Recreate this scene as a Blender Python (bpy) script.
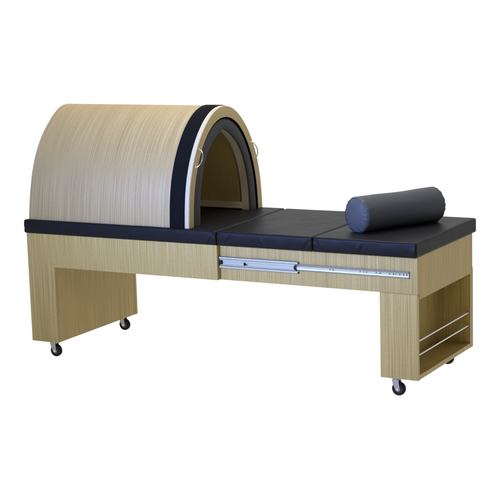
import bpy, bmesh, math, random
import numpy as np
from mathutils import Vector, Matrix, noise

random.seed(4)
for o in list(bpy.data.objects):
    bpy.data.objects.remove(o, do_unlink=True)
SC = bpy.context.scene
COL = SC.collection

# ------------------------------------------------------------------ sizes (metres)
LEG0 = 0.077                       # underside of the legs above the floor (casters below)
HT = LEG0 + 0.5                    # underside of the mattress pads
PAD = 0.062
TOP = HT + PAD                     # top of the mattress pads
APR = LEG0 + 0.350                 # underside of the aprons
W = 0.6586                         # width of the bed
XO = 0.995                         # right end of the fixed frame
XR = 1.8906                        # right end of the sliding frame
LEGW = 0.146
D = 0.0215                         # the sliding front stands this far behind the fixed one

# ------------------------------------------------------------------ camera
cam = bpy.data.cameras.new('camera')
cam.sensor_width = 36.0
cam.lens = 1447.8 / 500.0 * 36.0
cam.clip_start = 0.05
cam.clip_end = 500.0
cam_ob = bpy.data.objects.new('camera', cam)
COL.objects.link(cam_ob)
r_ = Vector((0.87610689, 0.48124903, -0.02891526))
u_ = Vector((-0.05870574, 0.16601784, 0.98437377))
f_ = Vector((-0.47852937, 0.86071915, -0.17370145))
M = Matrix(((r_.x, u_.x, -f_.x, 4.02556), (r_.y, u_.y, -f_.y, -5.16432),
            (r_.z, u_.z, -f_.z, 1.53182 + LEG0), (0, 0, 0, 1)))
cam_ob.matrix_world = M
SC.camera = cam_ob
SC.render.resolution_x = SC.render.resolution_y = 1024

# ------------------------------------------------------------------ world: white studio behind, dimmer room in front
wd = bpy.data.worlds.new('World')
SC.world = wd
wd.use_nodes = True
nt = wd.node_tree
nt.nodes.clear()
wo = nt.nodes.new('ShaderNodeOutputWorld')
bg = nt.nodes.new('ShaderNodeBackground')
tc = nt.nodes.new('ShaderNodeTexCoord')
sx = nt.nodes.new('ShaderNodeSeparateXYZ')
mr = nt.nodes.new('ShaderNodeMapRange')
mr.interpolation_type = 'SMOOTHSTEP'
mr.inputs['From Min'].default_value = -0.35
mr.inputs['From Max'].default_value = 0.35
mr.inputs['To Min'].default_value = 0.08
mr.inputs['To Max'].default_value = 1.06
nt.links.new(tc.outputs['Generated'], sx.inputs[0])
mx_ = nt.nodes.new('ShaderNodeMath')
mx_.operation = 'MULTIPLY_ADD'                     # the white half lies behind and to the left
mx_.inputs[1].default_value = -0.55
nt.links.new(sx.outputs['X'], mx_.inputs[0])
nt.links.new(sx.outputs['Y'], mx_.inputs[2])
nt.links.new(mx_.outputs[0], mr.inputs['Value'])
bg.inputs['Color'].default_value = (1, 1, 1, 1)
nt.links.new(mr.outputs[0], bg.inputs['Strength'])
nt.links.new(bg.outputs[0], wo.inputs['Surface'])

# ------------------------------------------------------------------ lamps: cool window light from front left, soft lamps above
def area(name, loc, target, sx_, sy_, power, color, spread=180):
    l = bpy.data.lights.new(name, 'AREA')
    l.shape = 'RECTANGLE'
    l.size, l.size_y = sx_, sy_
    l.energy = power
    l.color = color
    l.spread = math.radians(spread)
    o = bpy.data.objects.new(name, l)
    COL.objects.link(o)
    o.location = loc
    o.rotation_euler = (Vector(target) - Vector(loc)).to_track_quat('-Z', 'Y').to_euler()
    return o

area('window_light', (0.25, -3.2, 1.45), (1.25, 0.0, 1.42), 1.3, 0.7, 88, (0.27, 0.385, 0.95), 66)
area('key_lamp', (3.3, -1.5, 2.0), (1.3, 0.3, 0.45), 0.9, 0.9, 13, (1.0, 0.92, 0.78))
area('overhead_lamp', (1.2, 0.5, 2.9), (1.0, 0.3, 0.6), 1.6, 1.2, 74, (1.0, 0.97, 0.92))

SC.view_settings.view_transform = 'Standard'
SC.view_settings.look = 'None'
SC.view_settings.exposure = 0
SC.view_settings.gamma = 1
SC.cycles.max_bounces = 8

# ------------------------------------------------------------------ materials
def mat_new(name):
    m = bpy.data.materials.new(name)
    m.use_nodes = True
    n = m.node_tree.nodes
    n.clear()
    out = n.new('ShaderNodeOutputMaterial')
    p = n.new('ShaderNodeBsdfPrincipled')
    m.node_tree.links.new(p.outputs[0], out.inputs['Surface'])
    return m, n, m.node_tree.links, p

def wood(name, dark, mid, light, rough=0.42, streak=1.0, spec=0.5, fleck=0.35):
    m, n, L, p = mat_new(name)
    uv = n.new('ShaderNodeUVMap'); uv.uv_map = 'grain'
    def nz(scale_u, scale_v, detail, dist=0.0):
        mp = n.new('ShaderNodeMapping')
        mp.inputs['Scale'].default_value = (scale_u, scale_v, 1)
        L.new(uv.outputs[0], mp.inputs['Vector'])
        t = n.new('ShaderNodeTexNoise')
        t.noise_dimensions = '2D'
        t.inputs['Scale'].default_value = 1.0
        t.inputs['Detail'].default_value = detail
        t.inputs['Distortion'].default_value = dist
        L.new(mp.outputs[0], t.inputs['Vector'])
        return t.outputs['Fac']
    fine = nz(430, 3.2, 2)
    med = nz(230, 1.6, 1)
    broad = nz(14, 0.5, 2, 0.3)
    weave = nz(160, 90, 2)
    def mul(a, k):
        x = n.new('ShaderNodeMath'); x.operation = 'MULTIPLY'; x.inputs[1].default_value = k
        L.new(a, x.inputs[0]); return x.outputs[0]
    def add(a, b):
        x = n.new('ShaderNodeMath'); x.operation = 'ADD'
        L.new(a, x.inputs[0]); L.new(b, x.inputs[1]); return x.outputs[0]
    tot = add(add(mul(fine, 0.64), mul(med, 0.32)), add(mul(broad, 0.08), mul(weave, fleck * 0.35)))
    tot = mul(tot, 1.0 / (1.04 + fleck * 0.35))
    mrn = n.new('ShaderNodeMapRange')
    mrn.inputs['From Min'].default_value = 0.5 - 0.15 / streak
    mrn.inputs['From Max'].default_value = 0.5 + 0.15 / streak
    L.new(tot, mrn.inputs['Value'])
    cr = n.new('ShaderNodeValToRGB')
    e = cr.color_ramp.elements
    e[0].position = 0.0; e[0].color = (*dark, 1)
    e[1].position = 1.0; e[1].color = (*light, 1)
    k = e.new(0.5); k.color = (*mid, 1)
    L.new(mrn.outputs[0], cr.inputs['Fac'])
    oi = n.new('ShaderNodeObjectInfo')
    vr = n.new('ShaderNodeMapRange')
    vr.inputs['To Min'].default_value = 0.95
    vr.inputs['To Max'].default_value = 1.05
    L.new(oi.outputs['Random'], vr.inputs['Value'])
    hs = n.new('ShaderNodeHueSaturation')
    L.new(vr.outputs[0], hs.inputs['Value'])
    L.new(cr.outputs['Color'], hs.inputs['Color'])
    L.new(hs.outputs['Color'], p.inputs['Base Color'])
    p.inputs['Roughness'].default_value = rough
    p.inputs['Specular IOR Level'].default_value = spec
    bp = n.new('ShaderNodeBump')
    bp.inputs['Strength'].default_value = 0.12
    bp.inputs['Distance'].default_value = 0.0006
    L.new(tot, bp.inputs['Height'])
    L.new(bp.outputs[0], p.inputs['Normal'])
    return m

def leather(name, col, rough, spec, bump=0.12):
    m, n, L, p = mat_new(name)
    tcn = n.new('ShaderNodeTexCoord')
    v = n.new('ShaderNodeTexVoronoi')
    v.inputs['Scale'].default_value = 420
    L.new(tcn.outputs['Object'], v.inputs['Vector'])
    b = n.new('ShaderNodeTexNoise')
    b.inputs['Scale'].default_value = 14
    b.inputs['Detail'].default_value = 4
    L.new(tcn.outputs['Object'], b.inputs['Vector'])
    mx = n.new('ShaderNodeMix'); mx.data_type = 'RGBA'
    mx.inputs['A'].default_value = (*[c * 0.88 for c in col], 1)
    mx.inputs['B'].default_value = (*[c * 1.12 for c in col], 1)
    L.new(b.outputs['Fac'], mx.inputs['Factor'])
    L.new(mx.outputs['Result'], p.inputs['Base Color'])
    p.inputs['Specular IOR Level'].default_value = spec
    rr = n.new('ShaderNodeMapRange')
    rr.inputs['To Min'].default_value = rough - 0.06
    rr.inputs['To Max'].default_value = rough + 0.06
    L.new(b.outputs['Fac'], rr.inputs['Value'])
    L.new(rr.outputs[0], p.inputs['Roughness'])
    b1 = n.new('ShaderNodeBump'); b1.inputs['Strength'].default_value = bump; b1.inputs['Distance'].default_value = 0.0004
    L.new(v.outputs['Distance'], b1.inputs['Height'])
    b2 = n.new('ShaderNodeBump'); b2.inputs['Strength'].default_value = 0.25; b2.inputs['Distance'].default_value = 0.004
    L.new(b.outputs['Fac'], b2.inputs['Height'])
    L.new(b1.outputs[0], b2.inputs['Normal'])
    L.new(b2.outputs[0], p.inputs['Normal'])
    return m

def plain(name, col, rough, metal=0.0, spec=0.5, vary=0.0, scale=60):
    m, n, L, p = mat_new(name)
    p.inputs['Base Color'].default_value = (*col, 1)
    p.inputs['Roughness'].default_value = rough
    p.inputs['Metallic'].default_value = metal
    p.inputs['Specular IOR Level'].default_value = spec
    if vary:
        tcn = n.new('ShaderNodeTexCoord')
        b = n.new('ShaderNodeTexNoise')
        b.inputs['Scale'].default_value = scale
        b.inputs['Detail'].default_value = 4
        L.new(tcn.outputs['Object'], b.inputs['Vector'])
        mx = n.new('ShaderNodeMix'); mx.data_type = 'RGBA'
        mx.inputs['A'].default_value = (*[c * (1 - vary) for c in col], 1)
        mx.inputs['B'].default_value = (*[min(1, c * (1 + vary)) for c in col], 1)
        L.new(b.outputs['Fac'], mx.inputs['Factor'])
        L.new(mx.outputs['Result'], p.inputs['Base Color'])
        rr = n.new('ShaderNodeMapRange')
        rr.inputs['To Min'].default_value = max(0.02, rough - 0.08)
        rr.inputs['To Max'].default_value = rough + 0.08
        L.new(b.outputs['Fac'], rr.inputs['Value'])
        L.new(rr.outputs[0], p.inputs['Roughness'])
    return m

OAK = wood('oak_veneer', (0.204, 0.141, 0.037), (0.293, 0.209, 0.059), (0.380, 0.287, 0.098), rough=0.5, spec=0.3, streak=0.9)
OAK_DOME = wood('oak_bent_veneer', (0.188, 0.131, 0.047), (0.262, 0.192, 0.075), (0.338, 0.262, 0.119), rough=0.47, spec=0.32, streak=0.8)
OAK_FACE = wood('oak_edge_face', (0.25, 0.18, 0.065), (0.30, 0.22, 0.085), (0.35, 0.265, 0.11), streak=0.7, rough=0.55)
OAK_IN = wood('oak_lining', (0.27, 0.187, 0.056), (0.33, 0.236, 0.074), (0.39, 0.288, 0.098), streak=0.7, rough=0.6, spec=0.3)
BIRCH = wood('pale_edge_band', (0.31, 0.265, 0.155), (0.355, 0.31, 0.19), (0.40, 0.355, 0.225), streak=0.6, rough=0.5, spec=0.2)
FRAME_W = wood('pale_lining_frame', (0.46, 0.38, 0.25), (0.54, 0.46, 0.31), (0.62, 0.54, 0.38), streak=0.7, rough=0.5)
BLACK = leather('black_vinyl', (0.0060, 0.0060, 0.0060), 0.46, 0.065)
BOLSTER = leather('charcoal_vinyl', (0.046, 0.047, 0.047), 0.55, 0.14, 0.08)
STRAP = leather('black_strap_vinyl', (0.0038, 0.0038, 0.0038), 0.75, 0.03, 0.05)
GREYPAD = leather('grey_padding', (0.038, 0.038, 0.040), 0.7, 0.12)
SEAMM = plain('dark_seam', (0.006, 0.006, 0.007), 0.8, 0, 0.1)
ZINC = plain('zinc_steel', (0.285, 0.275, 0.195), 0.5, 1.0, vary=0.10, scale=90)
RAIL = plain('rail_steel', (0.52, 0.50, 0.49), 0.4, 0.9, vary=0.08, scale=90)
DARKSTEEL = plain('dark_steel', (0.04, 0.038, 0.034), 0.5, 0.6, 0.2)
CHROME = plain('satin_nickel', (0.72, 0.63, 0.46), 0.24, 1.0)
BRACKET = plain('caster_steel', (0.28, 0.27, 0.25), 0.45, 0.9, vary=0.12, scale=120)
RUBBER = plain('black_rubber', (0.004, 0.004, 0.004), 0.55, 0, 0.12, vary=0.15)
SLOTM = plain('slot_shadow', (0.05, 0.05, 0.052), 0.7, 0.3, 0.2)
HOLE = plain('hole_black', (0.01, 0.01, 0.01), 0.8, 0, 0.1)

# ------------------------------------------------------------------ helpers
def link(o, parent=None):
    COL.objects.link(o)
    if parent is not None:
        o.parent = parent
        o.matrix_parent_inverse = Matrix.Identity(4)
        o.location = o.location - parent_world(parent)
    return o

def parent_world(p):
    v = Vector((0, 0, 0))
    while p is not None:
        v += p.location
        p = p.parent
    return v

def thing(name, label, cat, loc, group=None):
    o = bpy.data.objects.new(name, None)
    o.empty_display_size = 0.05
    o.location = loc
    COL.objects.link(o)
    o['label'] = label
    o['category'] = cat
    if group:
        o['group'] = group
    return o

def finish(name, bm, mats, parent=None, smooth=None, origin=None, bevel=0.0, segs=2):
    """bm holds world coordinates; the object's origin is put at `origin` (default: centre of the box)"""
    bm.normal_update()
    me = bpy.data.meshes.new(name)
    vs = [v.co for v in bm.verts]
    lo = Vector((min(v.x for v in vs), min(v.y for v in vs), min(v.z for v in vs)))
    hi = Vector((max(v.x for v in vs), max(v.y for v in vs), max(v.z for v in vs)))
    c = Vector(origin) if origin else (lo + hi) / 2
    bmesh.ops.translate(bm, verts=bm.verts, vec=-c)
    bm.to_mesh(me)
    bm.free()
    for m in (mats if isinstance(mats, (list, tuple)) else [mats]):
        me.materials.append(m)
    o = bpy.data.objects.new(name, me)
    o.location = c
    link(o, parent)
    if bevel:
        b = o.modifiers.new('bevel', 'BEVEL')
        b.width = bevel
        b.segments = segs
        b.limit_method = 'ANGLE'
        b.angle_limit = math.radians(40)
        b.harden_normals = True
        me.shade_smooth()
    elif smooth is not None:
        me.shade_smooth()
        me.set_sharp_from_angle(angle=math.radians(smooth))
    return o

def add_box(bm, lo, hi, mi=0):
    x0, y0, z0 = lo; x1, y1, z1 = hi
    v = [bm.verts.new(p) for p in ((x0, y0, z0), (x1, y0, z0), (x1, y1, z0), (x0, y1, z0),
                                   (x0, y0, z1), (x1, y0, z1), (x1, y1, z1), (x0, y1, z1))]
    for q in ((0, 3, 2, 1), (4, 5, 6, 7), (0, 1, 5, 4), (1, 2, 6, 5), (2, 3, 7, 6), (3, 0, 4, 7)):
        f = bm.faces.new([v[i] for i in q]); f.material_index = mi
    return v

def add_prism_y(bm, poly, y0, y1, mi=0):
    """poly: (x, z) counter-clockwise seen from -y"""
    a = [bm.verts.new((x, y0, z)) for x, z in poly]
    b = [bm.verts.new((x, y1, z)) for x, z in poly]
    bm.faces.new(a).material_index = mi
    bm.faces.new(b[::-1]).material_index = mi
    k = len(poly)
    for i in range(k):
        j = (i + 1) % k
        bm.faces.new((a[j], a[i], b[i], b[j])).material_index = mi

def add_prism_x(bm, poly, x0, x1, mi=0):
    a = [bm.verts.new((x0, y, z)) for y, z in poly]
    b = [bm.verts.new((x1, y, z)) for y, z in poly]
    bm.faces.new(a[::-1]).material_index = mi
    bm.faces.new(b).material_index = mi
    k = len(poly)
    for i in range(k):
        j = (i + 1) % k
        bm.faces.new((a[i], a[j], b[j], b[i])).material_index = mi

def add_prism_z(bm, poly, z0, z1, mi=0):
    a = [bm.verts.new((x, y, z0)) for x, y in poly]
    b = [bm.verts.new((x, y, z1)) for x, y in poly]
    bm.faces.new(a[::-1]).material_index = mi
    bm.faces.new(b).material_index = mi
    k = len(poly)
    for i in range(k):
        j = (i + 1) % k
        bm.faces.new((a[i], a[j], b[j], b[i])).material_index = mi

def grain(bm, seed=0, horizontal=False):
    """UV layer in metres: u across the grain, v along it, by the face's main direction"""
    uvl = bm.loops.layers.uv.new('grain')
    bm.normal_update()
    rnd = random.Random(seed)
    ou, ov = rnd.random() * 40, rnd.random() * 40
    for f in bm.faces:
        n = f.normal
        a = max(range(3), key=lambda i: abs(n[i]))
        for l in f.loops:
            x, y, z = l.vert.co
            if a == 1: u, v = (x, z)
            elif a == 0: u, v = (y, z)
            else: u, v = (x, y)
            if horizontal: u, v = v, u
            l[uvl].uv = (u + ou + a * 3.1, v + ov)

def wood_boxes(name, boxes, parent, mat=None, seed=0, bevel=0.0015, horizontal=False):
    bm = bmesh.new()
    for lo, hi in boxes:
        add_box(bm, lo, hi)
    grain(bm, seed, horizontal)
    return finish(name, bm, mat or OAK, parent, bevel=bevel)

def add_tube(bm, pts, r, n=12, mi=0, cap=True):
    pts = [Vector(p) for p in pts]
    rings = []
    ref = None
    for i, p in enumerate(pts):
        t = (pts[min(i + 1, len(pts) - 1)] - pts[max(i - 1, 0)]).normalized()
        if ref is None:
            ref = Vector((0, 0, 1)) if abs(t.z) < 0.9 else Vector((1, 0, 0))
        a = (ref - t * ref.dot(t)).normalized()
        ref = a
        b = t.cross(a)
        rr = r[i] if isinstance(r, (list, tuple)) else r
        rings.append([bm.verts.new(p + rr * (math.cos(2 * math.pi * k / n) * a + math.sin(2 * math.pi * k / n) * b)) for k in range(n)])
    for i in range(len(rings) - 1):
        for k in range(n):
            j = (k + 1) % n
            bm.faces.new((rings[i][k], rings[i][j], rings[i + 1][j], rings[i + 1][k])).material_index = mi
    if cap:
        bm.faces.new(rings[0][::-1]).material_index = mi
        bm.faces.new(rings[-1]).material_index = mi

def add_lathe_y(bm, c, prof, n=40, mi=0, close=True):
    """prof: list of (radius, y offset) turned round the y axis through c"""
    rings = []
    for r, dy in prof:
        if r < 1e-6:
            rings.append([bm.verts.new((c[0], c[1] + dy, c[2]))])
        else:
            rings.append([bm.verts.new((c[0] + r * math.cos(2 * math.pi * k / n), c[1] + dy, c[2] + r * math.sin(2 * math.pi * k / n))) for k in range(n)])
    pairs = list(zip(rings, rings[1:]))
    if close and len(rings[0]) > 1 and len(rings[-1]) > 1:
        pairs.append((rings[-1], rings[0]))
    for a, b in pairs:
        for k in range(n):
            j = (k + 1) % n
            q = [a[k % len(a)], a[j % len(a)], b[j % len(b)], b[k % len(b)]]
            u = []
            for v in q:
                if v not in u: u.append(v)
            if len(u) > 2:
                bm.faces.new(u).material_index = mi

# ------------------------------------------------------------------ setting: white floor with an added glow that washes out shadows
fm, fn, fl, fp = mat_new('glowing_white_floor')
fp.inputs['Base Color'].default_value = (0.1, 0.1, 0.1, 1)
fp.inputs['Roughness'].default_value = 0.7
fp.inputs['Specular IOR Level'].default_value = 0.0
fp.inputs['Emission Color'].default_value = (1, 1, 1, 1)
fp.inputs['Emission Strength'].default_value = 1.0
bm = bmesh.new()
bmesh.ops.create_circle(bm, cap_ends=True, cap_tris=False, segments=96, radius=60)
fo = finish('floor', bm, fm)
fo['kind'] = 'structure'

# ------------------------------------------------------------------ the bed
bed = thing('therapy_bed', 'telescopic oak veneer treatment bed on casters with black padded top and pulled out steel slide', 'bed', (0.95, W / 2, 0.0))

# fixed frame: front and rear panel (leg and apron in one), end panel, inner leg panel, board
def l_panel(name, y0, y1, seed):
    b = bmesh.new()
    add_prism_y(b, [(0, LEG0), (LEGW, LEG0), (LEGW, APR), (XO, APR), (XO, HT), (0, HT)], y0, y1)
    grain(b, seed)
    return finish(name, b, OAK, bed, bevel=0.0015)
l_panel('front_panel', 0.0, 0.019, 1)
l_panel('rear_panel', W - 0.019, W, 2)
wood_boxes('end_panel', [((0.0015, 0.0195, LEG0 + .001), (0.020, W - 0.0195, HT - .001))], bed, seed=3)
wood_boxes('leg_panel', [((LEGW - 0.020, 0.0195, LEG0 + 0.0005), (LEGW - 0.001, W - 0.0195, HT - 0.03))], bed, seed=4)
wood_boxes('leg_base', [((0.0205, 0.0195, LEG0 + 0.001), (LEGW - 0.0205, W - 0.0195, LEG0 + 0.02))], bed, seed=5)
wood_boxes('bed_board', [((0.0205, 0.0235, HT - 0.018), (XO - 0.001, W - 0.0235, HT - 0.0005))], bed, OAK_IN, seed=6)

# sliding frame
CX0, CX1 = XR - 0.164, XR - 0.0015
CY0, CY1 = D + 0.0008, 0.648
SY1 = 0.636
b = bmesh.new()
add_prism_z(b, [(0.22, D), (XR - 0.0004, D), (XR - 0.0004, D + 0.0005), (XR - 0.0195, D + 0.0005), (XR - 0.0195, D + 0.018), (0.22, D + 0.018)], APR, HT - 0.0008)
grain(b, 11)
finish('sliding_panel', b, OAK, bed)
wood_boxes('sliding_panel', [((0.22, SY1 - 0.018, APR), (XR - 0.0195, SY1, HT - 0.0008))], bed, seed=12)
b = bmesh.new()
add_prism_x(b, [(D + 0.0007, APR), (CY0 + 0.0164, APR), (CY0 + 0.0164, APR - 0.0225), (CY1 - 0.0344, APR - 0.0225), (CY1 - 0.0344, APR), (SY1, APR), (SY1, HT - 0.0008), (D + 0.0007, HT - 0.0008)], XR - 0.019, XR)
grain(b, 13)
finish('sliding_end_panel', b, OAK, bed, bevel=0.0004, segs=1)
wood_boxes('sliding_board', [((XO + 0.002, D + 0.0185, HT - 0.019), (XR - 0.0195, SY1 - 0.0185, HT - 0.001))], bed, OAK_IN, seed=14)

# open cabinet that serves as the right leg
CX0, CX1 = XR - 0.164, XR - 0.0015
CY0, CY1 = D + 0.0008, 0.648
CZ0, CZ1 = LEG0, APR - 0.001
b = bmesh.new()
add_box(b, (CX0, CY0, CZ0), (CX1, CY0 + 0.016, CZ1))                      # front board
add_box(b, (CX0, CY1 - 0.034, CZ0), (CX1, CY1, CZ1))                      # rear board
add_box(b, (CX0, CY0 + 0.0162, CZ1 - 0.022), (XR - 0.0195, CY1 - 0.0342, CZ1 - .0003))   # top board
add_box(b, (CX0, CY0 + 0.0162, CZ0 + .0003), (CX1 - .0005, CY1 - 0.0342, CZ0 + 0.020))   # bottom board
add_box(b, (CX0 + .0005, CY0 + 0.0163, CZ0 + 0.0203), (CX0 + 0.016, CY1 - 0.0343, CZ1 - 0.0223))  # back
grain(b, 21)
cab = finish('leg_cabinet', b, OAK, bed, bevel=0.0012)
cab['label'] = 'open oak cabinet leg with two thin steel rails'
for z in (LEG0 + 0.156, LEG0 + 0.099):
    b = bmesh.new()
    add_tube(b, [(XR - 0.010, CY0 + 0.0163, z), (XR - 0.010, CY1 - 0.0343, z)], 0.0032, 14)
    finish('rail', b, RAIL, cab, smooth=40)

# ------------------------------------------------------------------ casters
def caster(x, y, rot):
    rt = bmesh.new()
    # swivel plate and fork (one steel mesh)
    add_box(rt, (x - 0.022, y - 0.022, LEG0 - 0.0035), (x + 0.022, y + 0.022, LEG0 - 0.0002))
    add_lathe_y_z(rt, (x, y, LEG0 - 0.004), [(0, 0.0), (0.014, 0.0), (0.014, -0.007), (0, -0.007)])
    wc = Vector((x + 0.010, y, 0.0285))
    for s in (-1, 1):
        yy = y + s * 0.0125
        poly = [(x - 0.016, LEG0 - 0.010), (x - 0.012, 0.050), (wc.x - 0.009, 0.022), (wc.x + 0.002, 0.018), (wc.x + 0.010, 0.025), (wc.x + 0.006, 0.046), (x + 0.013, LEG0 - 0.010)]
        add_prism_y(rt, poly, yy - 0.0012, yy + 0.0012)
    add_box(rt, (x - 0.015, y - 0.0138, LEG0 - 0.0125), (x + 0.0135, y + 0.0138, LEG0 - 0.0098))
    fk = finish('caster', rt, BRACKET, bed, bevel=0.0006, segs=1)
    tb = bmesh.new()
    R = 0.0285
    add_lathe_y(tb, wc, [(R - 0.011, -0.008), (R - 0.003, -0.0095), (R - 0.0008, -0.0072), (R, -0.003), (R, 0.003), (R - 0.0008, 0.0072), (R - 0.003, 0.0095), (R - 0.011, 0.008)], 48)
    finish('tyre', tb, RUBBER, fk, smooth=35)
    hb = bmesh.new()
    add_lathe_y(hb, wc, [(0, -0.0112), (0.005, -0.0112), (0.006, -0.009), (R - 0.0115, -0.0078), (R - 0.0105, -0.006), (R - 0.0105, 0.006), (R - 0.0115, 0.0078), (0.006, 0.009), (0.005, 0.0112), (0, 0.0112)], 32)
    finish('hub', hb, DARKSTEEL, fk, smooth=35)
    ab = bmesh.new()
    add_lathe_y(ab, wc, [(0, -0.0168), (0.0042, -0.0168), (0.0050, -0.0150), (0.0050, 0.0150), (0.0042, 0.0168), (0, 0.0168)], 16)
    finish('axle', ab, CHROME, fk, smooth=35)

def add_lathe_y_z(bm, c, prof, n=24):
    rings = []
    for r, dz in prof:
        if r < 1e-6: rings.append([bm.verts.new((c[0], c[1], c[2] + dz))])
        else: rings.append([bm.verts.new((c[0] + r * math.cos(2 * math.pi * k / n), c[1] + r * math.sin(2 * math.pi * k / n), c[2] + dz)) for k in range(n)])
    for a, b_ in zip(rings, rings[1:]):
        for k in range(n):
            j = (k + 1) % n
            u = []
            for v in (a[k % len(a)], a[j % len(a)], b_[j % len(b_)], b_[k % len(b_)]):
                if v not in u: u.append(v)
            if len(u) > 2: bm.faces.new(u[::-1])

for x, y in ((0.086, 0.050), (0.086, 0.615), (1.782, 0.055), (1.782, 0.595)):
    caster(x, y, 0)

# ------------------------------------------------------------------ telescopic steel slide on the front of the sliding frame
ZS = HT + PAD - 0.1355
slide_b = bmesh.new()
YF = D - 0.0006
SX0, SX1 = XO + 0.004, 1.369
def channel(bm, x0, x1, zc, h, y_back, depth, t=0.0014, lip=0.0045, notch=0.0):
    """C-shaped steel section running along x, open to the front (-y), rolled lips"""
    z0, z1 = zc - h / 2, zc + h / 2
    prof = []
    yb, yf = y_back, y_back - depth
    # outer contour, from lower lip round the back to the upper lip (y, z)
    outer = [(yf, z0 + lip), (yf, z0 + 0.0015), (yf + 0.0015, z0), (yb, z0), (yb, z1), (yf + 0.0015, z1), (yf, z1 - 0.0015), (yf, z1 - lip)]
    inner = [(yf + t, z1 - lip), (yf + t, z1 - 0.0015 - t * .4), (yf + 0.0015 + t * .4, z1 - t), (yb - t, z1 - t), (yb - t, z0 + t), (yf + 0.0015 + t * .4, z0 + t), (yf + t, z0 + 0.0015 + t * .4), (yf + t, z0 + lip)]
    ring = outer + inner
    a = [bm.verts.new((x0, y, z)) for y, z in ring]
    b = [bm.verts.new((x1, y, z)) for y, z in ring]
    k = len(ring)
    for i in range(k):
        j = (i + 1) % k
        bm.faces.new((a[i], a[j], b[j], b[i]))
    n = len(outer)
    for i in range(n - 1):
        i2, j2 = k - 1 - i, k - 2 - i
        bm.faces.new((a[i], a[i2], a[j2], a[i + 1]))
        bm.faces.new((b[i], b[i + 1], b[j2], b[i2]))
channel(slide_b, SX0, SX1, ZS, 0.0485, YF, 0.0125, lip=0.0090)
bmesh.ops.recalc_face_normals(slide_b, faces=slide_b.faces)
slide = finish('drawer_slide', slide_b, ZINC, bed, bevel=0.0005, segs=1)
# middle member: raised ribbed web inside the channel
b = bmesh.new()
channel(b, SX0 + 0.002, SX1 - 0.010, ZS, 0.0290, YF - 0.0020, 0.0080, lip=0.0040)
bmesh.ops.recalc_face_normals(b, faces=b.faces)
add_box(b, (SX0 + 0.013, YF - 0.0062, ZS + 0.0010), (SX1 - 0.02, YF - 0.0036, ZS + 0.0028))
finish('middle_rail', b, ZINC, slide, bevel=0.0004, segs=1)
# inner member pulled out to the right: strip with rolled edges
b = bmesh.new()
IX0, IX1 = 1.357, 1.856
zc = ZS + 0.0005
def strip(bm, x0, x1, zc, h, yb, t):
    n = 9
    ring = []
    for i in range(n):
        s = i / (n - 1)
        z = zc - h / 2 + h * s
        e = min(s, 1 - s) * h
        bulge = 0.0030 * math.exp(-((e - 0.0028) / 0.0020) ** 2)
        ring.append((yb - t - bulge, z))
    ring = ring + [(yb, zc + h / 2), (yb, zc - h / 2)]
    a = [bm.verts.new((x0, y, z)) for y, z in ring]
    b = [bm.verts.new((x1, y, z)) for y, z in ring]
    k = len(ring)
    for i in range(k):
        j = (i + 1) % k
        bm.faces.new((a[i], a[j], b[j], b[i]))
    bm.faces.new(a[::-1]); bm.faces.new(b)
strip(b, IX0, IX1, zc, 0.0280, YF, 0.0045)
bmesh.ops.recalc_face_normals(b, faces=b.faces)
inner_rail = finish('inner_rail', b, ZINC, slide, smooth=50)
# punched slots and screws in the inner rail
YH = YF - 0.0045 - 0.0004
for x, w, h in ((1.513, .005, .005), (1.526, .008, .004), (1.646, .006, .004), (1.662, .004, .004), (1.674, .006, .004), (1.716, .005, .005), (1.733, .009, .004),
                (1.774, .006, .004), (1.791, .005, .006), (1.800, .004, .004), (1.817, .008, .004), (1.834, .005, .006), (1.847, .004, .008)):
    b = bmesh.new()
    v = []
    for k in range(14):
        a = 2 * math.pi * k / 14
        v.append((x + w / 2 * math.copysign(abs(math.cos(a)) ** 0.7, math.cos(a)), zc + 0.0008 + h / 2 * math.copysign(abs(math.sin(a)) ** 0.7, math.sin(a))))
    add_prism_y(b, v, YH, YH + 0.0006)
    finish('slot', b, SLOTM, slide)
# black plastic stops and steel tabs
b = bmesh.new()
add_box(b, (SX0 + 0.003, YF - 0.0118, ZS - 0.008), (SX0 + 0.012, YF - 0.003, ZS + 0.008))
finish('stop_clip', b, HOLE, slide, bevel=0.001)
b = bmesh.new()
add_box(b, (1.116, YF - 0.0115, ZS - 0.0075), (1.121, YF - 0.003, ZS + 0.0045))
add_box(b, (1.1208, YF - 0.0122, ZS - 0.0045), (1.129, YF - 0.004, ZS - 0.0015))
finish('stop_clip', b, HOLE, slide, bevel=0.0008)
b = bmesh.new()
add_prism_y(b, [(SX1 - 0.014, ZS - 0.0105), (SX1 - 0.006, ZS - 0.0115), (SX1 - 0.0105, ZS - 0.003), (SX1 - 0.0105, ZS + 0.003), (SX1 - 0.006, ZS + 0.0105), (SX1 - 0.014, ZS + 0.0095), (SX1 - 0.019, ZS)], YF - 0.0132, YF - 0.0102)
finish('stop_clip', b, HOLE, slide, bevel=0.0006)

# ------------------------------------------------------------------ mattress pads
def axis_samples(lo, hi, r, step):
    k = 5
    a = [lo + r * (1 - math.cos(math.pi / 2 * i / k)) for i in range(k + 1)]
    n = max(2, int(round((hi - lo - 2 * r) / step)))
    mid = [lo + r + (hi - lo - 2 * r) * i / n for i in range(1, n)]
    c = [hi - r * (1 - math.cos(math.pi / 2 * i / k)) for i in range(k, -1, -1)]
    return a + mid + c

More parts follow.
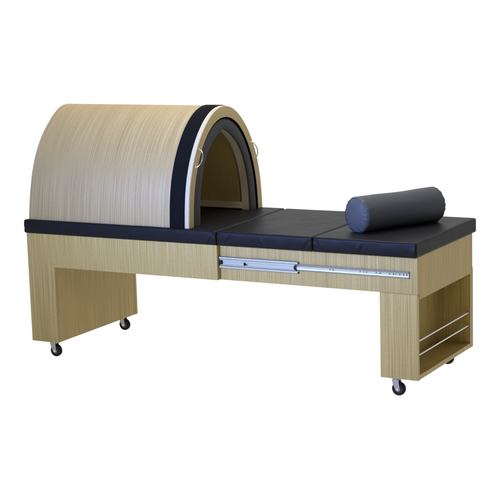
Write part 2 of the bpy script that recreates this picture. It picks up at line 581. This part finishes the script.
def rounded_block(lo, hi, r, step, fn=None):
    S = [axis_samples(lo[i], hi[i], r, step) for i in range(3)]
    bm = bmesh.new()
    vd = {}
    def vert(i, j, k):
        key = (i, j, k)
        if key not in vd:
            p = Vector((S[0][i], S[1][j], S[2][k]))
            q = Vector([min(max(p[a], lo[a] + r), hi[a] - r) for a in range(3)])
            d = p - q
            # cube surface point -> rounded surface
            m = max(abs(d.x), abs(d.y), abs(d.z))
            if d.length > 1e-9:
                p = q + d.normalized() * r
            n = d.normalized() if d.length > 1e-9 else Vector((0, 0, 1))
            if fn: p = fn(p, n)
            vd[key] = bm.verts.new(p)
        return vd[key]
    N = [len(s) for s in S]
    def face(q):
        bm.faces.new([vert(*t) for t in q])
    for i in range(N[0] - 1):
        for j in range(N[1] - 1):
            face(((i, j, 0), (i, j + 1, 0), (i + 1, j + 1, 0), (i + 1, j, 0)))
            k = N[2] - 1
            face(((i, j, k), (i + 1, j, k), (i + 1, j + 1, k), (i, j + 1, k)))
    for i in range(N[0] - 1):
        for k in range(N[2] - 1):
            face(((i, 0, k), (i + 1, 0, k), (i + 1, 0, k + 1), (i, 0, k + 1)))
            j = N[1] - 1
            face(((i, j, k), (i, j, k + 1), (i + 1, j, k + 1), (i + 1, j, k)))
    for j in range(N[1] - 1):
        for k in range(N[2] - 1):
            face(((0, j, k), (0, j, k + 1), (0, j + 1, k + 1), (0, j + 1, k)))
            i = N[0] - 1
            face(((i, j, k), (i, j + 1, k), (i, j + 1, k + 1), (i, j, k + 1)))
    return bm

OV = 0.0083
S1, S2 = 0.985, 1.447
def make_pad(x0, x1, skew0=0.0, skew1=0.0, corner_fold=False, seed=0.0, puckers=()):
    def fn(p, n):
        t = (p.x - x0) / (x1 - x0)
        dx = min(p.x - x0, x1 - p.x)
        h = (p.z - HT) / PAD
        q = p.copy()
        if n.y < -0.5:
            # soft bulge of the front boxing and small pulls near the seams
            q.y -= 0.0022 * math.sin(math.pi * h)
            w = noise.noise(Vector((p.x * 22 + seed, p.z * 30, 3.3))) * 0.0010
            q.y -= w
            pull = math.exp(-(dx / 0.022) ** 2)
            q.y += pull * 0.0022 * (0.5 + 0.5 * math.sin(p.z * 190 + p.x * 60 + seed))
            # short slanting puckers beside the seams
            for (cx, ch, sgn) in puckers:
                a = (p.x - cx) + sgn * (h - ch) * 0.030
                q.y += 0.0034 * math.exp(-(a / 0.0060) ** 2 - ((h - ch) / 0.26) ** 2)
                q.y -= 0.0022 * math.exp(-((a - 0.011 * sgn) / 0.0070) ** 2 - ((h - ch) / 0.30) ** 2)
            if corner_fold:
                # mitred fold of the cover running diagonally across the corner
                d = (x1 - p.x) - (1 - h) * 0.034
                q.y -= 0.0028 * (1 / (1 + math.exp(d / 0.0022))) * max(0, min(1, (x1 - p.x) / 0.004))
        if n.z > 0.5:
            q.z += 0.0012 * noise.noise(Vector((p.x * 7 + seed, p.y * 7, 1.1)))
            q.z -= 0.0016 * math.exp(-(dx / 0.010) ** 2)
        yy = (p.y - W / 2) / W
        q.x += (skew0 * (1 - t) + skew1 * t) * yy
        return q
    bm = rounded_block((x0, -OV, HT + 0.0003), (x1, W + OV, TOP), 0.0085, 0.006, fn)
    return finish('mattress_pad', bm, BLACK, bed, smooth=60)
make_pad(-OV, S1 + 0.002, 0, -0.020, seed=1.0, puckers=((0.955, .30, -1),))
make_pad(S1 + 0.0035, S2 - 0.0008, -0.020, 0, seed=5.0, puckers=((1.045, .42, -1), (1.418, .40, -1), (1.20, .3, 1)))
make_pad(S2 + 0.0008, XR + OV, 0, 0, True, seed=9.0, puckers=((1.474, .45, 1), (1.66, .35, -1)))

# ------------------------------------------------------------------ the dome
YC = 0.338
def poly_profile(h, data, p, deg):
    z = np.array([d[0] for d in data]); w = np.array([d[1] for d in data])
    A = np.stack([(1 - z / h) ** p * (z / h) ** k for k in range(deg + 1)], 1)
    c, *_ = np.linalg.lstsq(A, w ** 2, rcond=None)
    def hw(zz):
        zz = np.asarray(zz, float)
        return np.sqrt(np.maximum(0, sum(c[k] * (1 - zz / h) ** p * (zz / h) ** k for k in range(deg + 1))))
    return hw, h
OUT = poly_profile(0.494, [(0, .330), (.088, .3235), (.15, .314), (.225, .2945), (.29, .2655), (.346, .231), (.406, .184), (.444, .138), (.474, .086), (.49, .037)], 1.0, 4)
TAN = poly_profile(0.4445, [(0, .288), (.057, .284), (.085, .282), (.158, .269), (.222, .250), (.28, .224), (.325, .197), (.365, .163), (.4, .127), (.43, .076)], 1.0, 4)
INN = poly_profile(0.393, [(0, .2235), (.067, .2195), (.148, .2085), (.211, .190), (.25, .172), (.297, .1415), (.345, .092), (.378, .030)], 1.8, 4)

def sample_profile(prof, n):
    hw, h = prof
    s = np.linspace(0, 1, 700)
    zz = h * (1 - (1 - s) ** 2.2)
    w = hw(zz); w[-1] = 0
    y = np.concatenate([YC - w, (YC + w)[::-1][1:]]); z = np.concatenate([zz, zz[::-1][1:]])
    L = np.concatenate([[0], np.cumsum(np.hypot(np.diff(y), np.diff(z)))])
    t = np.linspace(0, L[-1], n)
    return np.stack([np.interp(t, L, y), np.interp(t, L, z)], 1)

def offset_profile(P, d):
    """move a profile inwards (d > 0) along its normals; feet stay at z = 0"""
    T = np.gradient(P, axis=0)
    T /= np.linalg.norm(T, axis=1)[:, None]
    Nn = np.stack([T[:, 1], -T[:, 0]], 1)       # pointing inwards for a profile running left -> top -> right
    Q = P + d * Nn
    Q[0, 1] = Q[-1, 1] = 0
    Q[:, 1] = np.maximum(Q[:, 1], 0)
    return Q
NP = 121
PO = sample_profile(OUT, NP)
PI_ = sample_profile(INN, NP)
SHELL = 0.042
PS = sample_profile(TAN, NP)

def lerp(A, B, t): return A * (1 - t) + B * t
def ring_tube(name, loops, mats, parent, mat_of=None, z0=TOP, closed=True, smooth=35, seed=0, lean=None):
    """loops: list of (profile array (y, z), x). Consecutive loops are skinned; feet and loop ends are closed"""
    bm = bmesh.new()
    uvl = bm.loops.layers.uv.new('grain')
    V = [[bm.verts.new((x + (lean(p[1]) if lean and x < 0.1 else 0), p[0], z0 + p[1])) for p in P] for P, x in loops]
    rnd = random.Random(seed)
    ou = rnd.random() * 30
    # arc length and running section coordinate for the UVs
    arcs = []
    for P, x in loops:
        arcs.append(np.concatenate([[0], np.cumsum(np.hypot(np.diff(P[:, 0]), np.diff(P[:, 1])))]))
    sec = [0.0]
    for (P, x), (Q, x2) in zip(loops, loops[1:] + loops[:1]):
        mid = len(P) // 3
        sec.append(sec[-1] + math.dist((x, *P[mid]), (x2, *Q[mid])))
    m = len(loops)
    for a in range(m if closed else m - 1):
        b = (a + 1) % m
        for i in range(len(V[a]) - 1):
            f = bm.faces.new((V[a][i], V[a][i + 1], V[b][i + 1], V[b][i]))
            f.material_index = mat_of[a] if mat_of else 0
            for l, (u, v) in zip(f.loops, ((sec[a], arcs[a][i]), (sec[a], arcs[a][i + 1]), (sec[a + 1], arcs[a][i + 1]), (sec[a + 1], arcs[a][i]))):
                l[uvl].uv = (u + ou, v + ou)
    if closed:
        for e in (0, -1):
            fv = [V[a][e] for a in range(m)]
            if e == 0: fv = fv[::-1]
            try:
                bm.faces.new(fv).material_index = mat_of[0] if mat_of else 0
            except ValueError:
                pass
    bmesh.ops.recalc_face_normals(bm, faces=bm.faces)
    return finish(name, bm, mats, parent, smooth=smooth)

DX0, DX1 = 0.012, 0.857
LEAN = lambda z: float(np.interp(z, (0, .15, .35, .43, .47, .494), (0, .008, .010, .014, .010, .002)))     # the closed end leans in a little
dome = thing('sauna_dome', 'arched oak veneer sauna dome with black band and dark padded opening on the bed', 'sauna dome', (0.4345, YC, TOP))
PE = offset_profile(PO, 0.0012)
ring_tube('shell', [(PE, DX0), (PO, DX0 + 0.0012), (PO, DX1 - 0.021), (PS, DX1 - 0.021), (PS, DX0)], [OAK_DOME, OAK_FACE, OAK_IN], dome, mat_of=[0, 0, 1, 2, 2], seed=31, lean=LEAN)
# pale edge of the arch and its sawn face
ring_tube('arch_edge', [(PO, DX1 - 0.0205), (PO, DX1 - 0.0025), (offset_profile(PO, 0.0025), DX1), (offset_profile(PS, -0.001), DX1), (PS, DX1 - 0.001), (PS, DX1 - 0.0205)], [BIRCH, OAK_FACE, STRAP], dome, mat_of=[0, 0, 1, 1, 2, 1], seed=32)  # inner wall coloured black, as shade in the gap beside the padding
# black band round the shell
PB = offset_profile(PO, -0.0035)
PB2 = offset_profile(PO, -0.0022)
ring_tube('band', [(offset_profile(PO, 0.0008), 0.762), (PB2, 0.7622), (PB, 0.7640), (PB, 0.8340), (PB2, 0.8356), (offset_profile(PO, 0.0008), 0.8358)], STRAP, dome, smooth=50, seed=33)
# closed far end
bm = bmesh.new()
PEnd = offset_profile(PS, 0.0005)
va = [bm.verts.new((DX0 + 0.002 + LEAN(p[1]), p[0], TOP + p[1])) for p in PEnd]
vb = [bm.verts.new((DX0 + 0.020 + LEAN(p[1]), p[0], TOP + p[1])) for p in PEnd]
bm.faces.new(va); bm.faces.new(vb[::-1])
for i in range(len(va) - 1):
    bm.faces.new((va[i], vb[i], vb[i + 1], va[i + 1]))
bm.faces.new((va[-1], vb[-1], vb[0], va[0]))
bmesh.ops.recalc_face_normals(bm, faces=bm.faces)
grain(bm, 34)
finish('end_panel', bm, OAK_IN, dome)
# padded ring round the mouth
G = 0.007
PA = offset_profile(PS, G)
xf = DX1 - 0.004
ring_tube('padding', [(PA, xf - 0.030), (PA, xf - 0.006), (lerp(PA, PI_, .05), xf - 0.002), (lerp(PA, PI_, .13), xf), (lerp(PA, PI_, .5), xf + 0.0012), (lerp(PA, PI_, .90), xf), (lerp(PA, PI_, .97), xf - 0.002), (PI_, xf - 0.005), (PI_, xf - 0.007), (lerp(PA, PI_, .9), xf - 0.008), (lerp(PA, PI_, .9), xf - 0.030)], GREYPAD, dome, smooth=60)
ring_tube('gap_shade', [(offset_profile(PS, 0.0003), xf - 0.022), (offset_profile(PS, 0.0003), xf - 0.012), (offset_profile(PA, -0.0003), xf - 0.012), (offset_profile(PA, -0.0003), xf - 0.022)], HOLE, dome)  # black filler ring added to paint the shade in the padding gap
# pale lining frame behind the padding, then the darker heater lining
PF = offset_profile(PI_, -0.003)
PH = offset_profile(PI_, -0.014)
ring_tube('lining_frame', [(PF, xf - 0.0085), (PF, xf - 0.046), (lerp(PF, PA, .6), xf - 0.046), (lerp(PF, PA, .6), xf - 0.0315), (PF, xf - 0.0315)][:4], FRAME_W, dome, seed=36)
ring_tube('heater_lining', [(PH, xf - 0.0465), (PH, DX0 + 0.045), (offset_profile(PH, -0.012), DX0 + 0.045), (offset_profile(PH, -0.012), xf - 0.0465)], OAK_IN, dome, seed=37)
for s in (-1, 1):
    yw = YC + s * 0.2255
    y0, y1 = (yw - 0.004, yw + 0.012) if s > 0 else (yw - 0.012, yw + 0.004)
    wood_boxes('lining_rail', [((DX0 + 0.021, y0, TOP + 0.006), (xf - 0.047, y1, TOP + 0.034))], dome, FRAME_W, seed=38 + s, horizontal=True)

# chrome pull handles on the arch face
def handle(pa, pb):
    """pa, pb: (y, z above the pads) of the two feet on the arch face"""
    a = Vector((DX1 - 0.002, pa[0], TOP + pa[1])); b = Vector((DX1 - 0.002, pb[0], TOP + pb[1]))
    bm = bmesh.new()
    pts = []
    for i in range(21):
        t = i / 20
        ang = math.pi * t
        p = a.lerp(b, 0.5 - 0.5 * math.cos(ang))
        p.x += 0.027 * math.sin(ang) ** 0.8
        pts.append(p)
    add_tube(bm, pts, 0.0023, 12)
    h = finish('handle', bm, CHROME, dome, smooth=50)
    for e in (a, b):
        f = bmesh.new()
        add_tube(f, [e + Vector((0.0015, 0, 0)), e + Vector((0.0035, 0, 0))], 0.0048, 16)
        finish('rosette', f, CHROME, h, smooth=40)
handle((0.112, 0.325), (0.079, 0.253))
handle((0.570, 0.313), (0.602, 0.240))

# ------------------------------------------------------------------ bolster pillow
A = Vector((1.5690, 0.1520, 0)); B = Vector((1.7564, 0.5388, 0))
R = 0.0742
d = (B - A).normalized()
side = Vector((d.y, -d.x, 0))
Lb = (B - A).length
zc = TOP + R - 0.003
bol = thing('bolster_pillow', 'dark grey cylindrical bolster pillow with gathered ends lying across the bed top', 'pillow', (A + B) / 2 + Vector((0, 0, TOP)))
NT = 96
def bolster_pt(s, th, r):
    c = A + d * (s * Lb)
    n = side * math.cos(th) + Vector((0, 0, 1)) * math.sin(th)
    p = c + n * r
    p.z += zc
    lim = TOP + 0.0006
    if p.z < lim + 0.004:
        p.z = lim + max(0, (p.z - lim)) * 0.5 if p.z > lim else lim
    return p
bm = bmesh.new()
rows = []
ss = [0.0, .006, .014, .026, .045, .07] + [0.07 + 0.86 * i / 40 for i in range(1, 40)] + [.93, .955, .974, .986, .994, 1.0]
for s in ss:
    e = min(s, 1 - s) * Lb
    row = []
    for k in range(NT):
        th = 2 * math.pi * k / NT
        r = R + 0.0016 * noise.noise(Vector((s * 4, math.cos(th) * 1.4, math.sin(th) * 1.4)))
        # slight hollow along the middle, fuller ends, rounded rim with gathers
        r += 0.0012 * (abs(2 * s - 1) ** 3) - 0.0013 * math.exp(-((s - 0.60) / 0.17) ** 2)
        gath = math.exp(-e / 0.010)
        r += gath * 0.0015 * math.sin(th * 17 + 1.3 * math.sin(th * 5)) 
        if e < 0.011: r -= 0.0052 * (1 - e / 0.011) ** 2
        row.append(bm.verts.new(bolster_pt(s, th, r)))
    rows.append(row)
for a, b in zip(rows, rows[1:]):
    for k in range(NT):
        j = (k + 1) % NT
        bm.faces.new((a[k], a[j], b[j], b[k]))
bmesh.ops.recalc_face_normals(bm, faces=bm.faces)
finish('cover', bm, BOLSTER, bol, smooth=80)
for end in (0, 1):
    bm = bmesh.new()
    rows = []
    for q in (1.0, .97, .93, .88, .8, .7, .58, .45, .3, .15, 0.0):
        row = []
        for k in range(NT if q > 0 else 1):
            th = 2 * math.pi * k / NT
            r = (R - 0.0045) * q
            rim = math.exp(-((1 - q) / 0.10))
            r += rim * 0.0016 * math.sin(th * 17 + 1.3 * math.sin(th * 5))
            bulge = 0.014 * (1 - q ** 3.2) + 0.0035 * math.exp(-((q - .86) / .09) ** 2) * (0.4 * math.sin(th * 17 + 1.3 * math.sin(th * 5)) ) + 0.0010 * noise.noise(Vector((q * 3 * math.cos(th), q * 3 * math.sin(th), end * 5)))
            s = (-bulge + 0.001) / Lb if end == 0 else 1 + (bulge - 0.001) / Lb
            row.append(bm.verts.new(bolster_pt(s, th, r)))
        rows.append(row)
    for a, b in zip(rows, rows[1:]):
        for k in range(NT):
            j = (k + 1) % NT
            if len(b) == 1: bm.faces.new((a[k], a[j], b[0]))
            else: bm.faces.new((a[k], a[j], b[j], b[k]))
    bmesh.ops.recalc_face_normals(bm, faces=bm.faces)
    finish('end_cap', bm, BOLSTER, bol, smooth=80)
    # seam welt between cover and cap
    bm = bmesh.new()
    pts = []
    for k in range(NT + 1):
        th = 2 * math.pi * k / NT
        r = R - 0.0050 + 0.0013 * math.sin(th * 17 + 1.3 * math.sin(th * 5))
        pts.append(bolster_pt(0.0025 if end == 0 else 0.9975, th, r))
    add_tube(bm, pts, 0.0006, 8, cap=False)
    finish('seam', bm, SEAMM, bol, smooth=80)
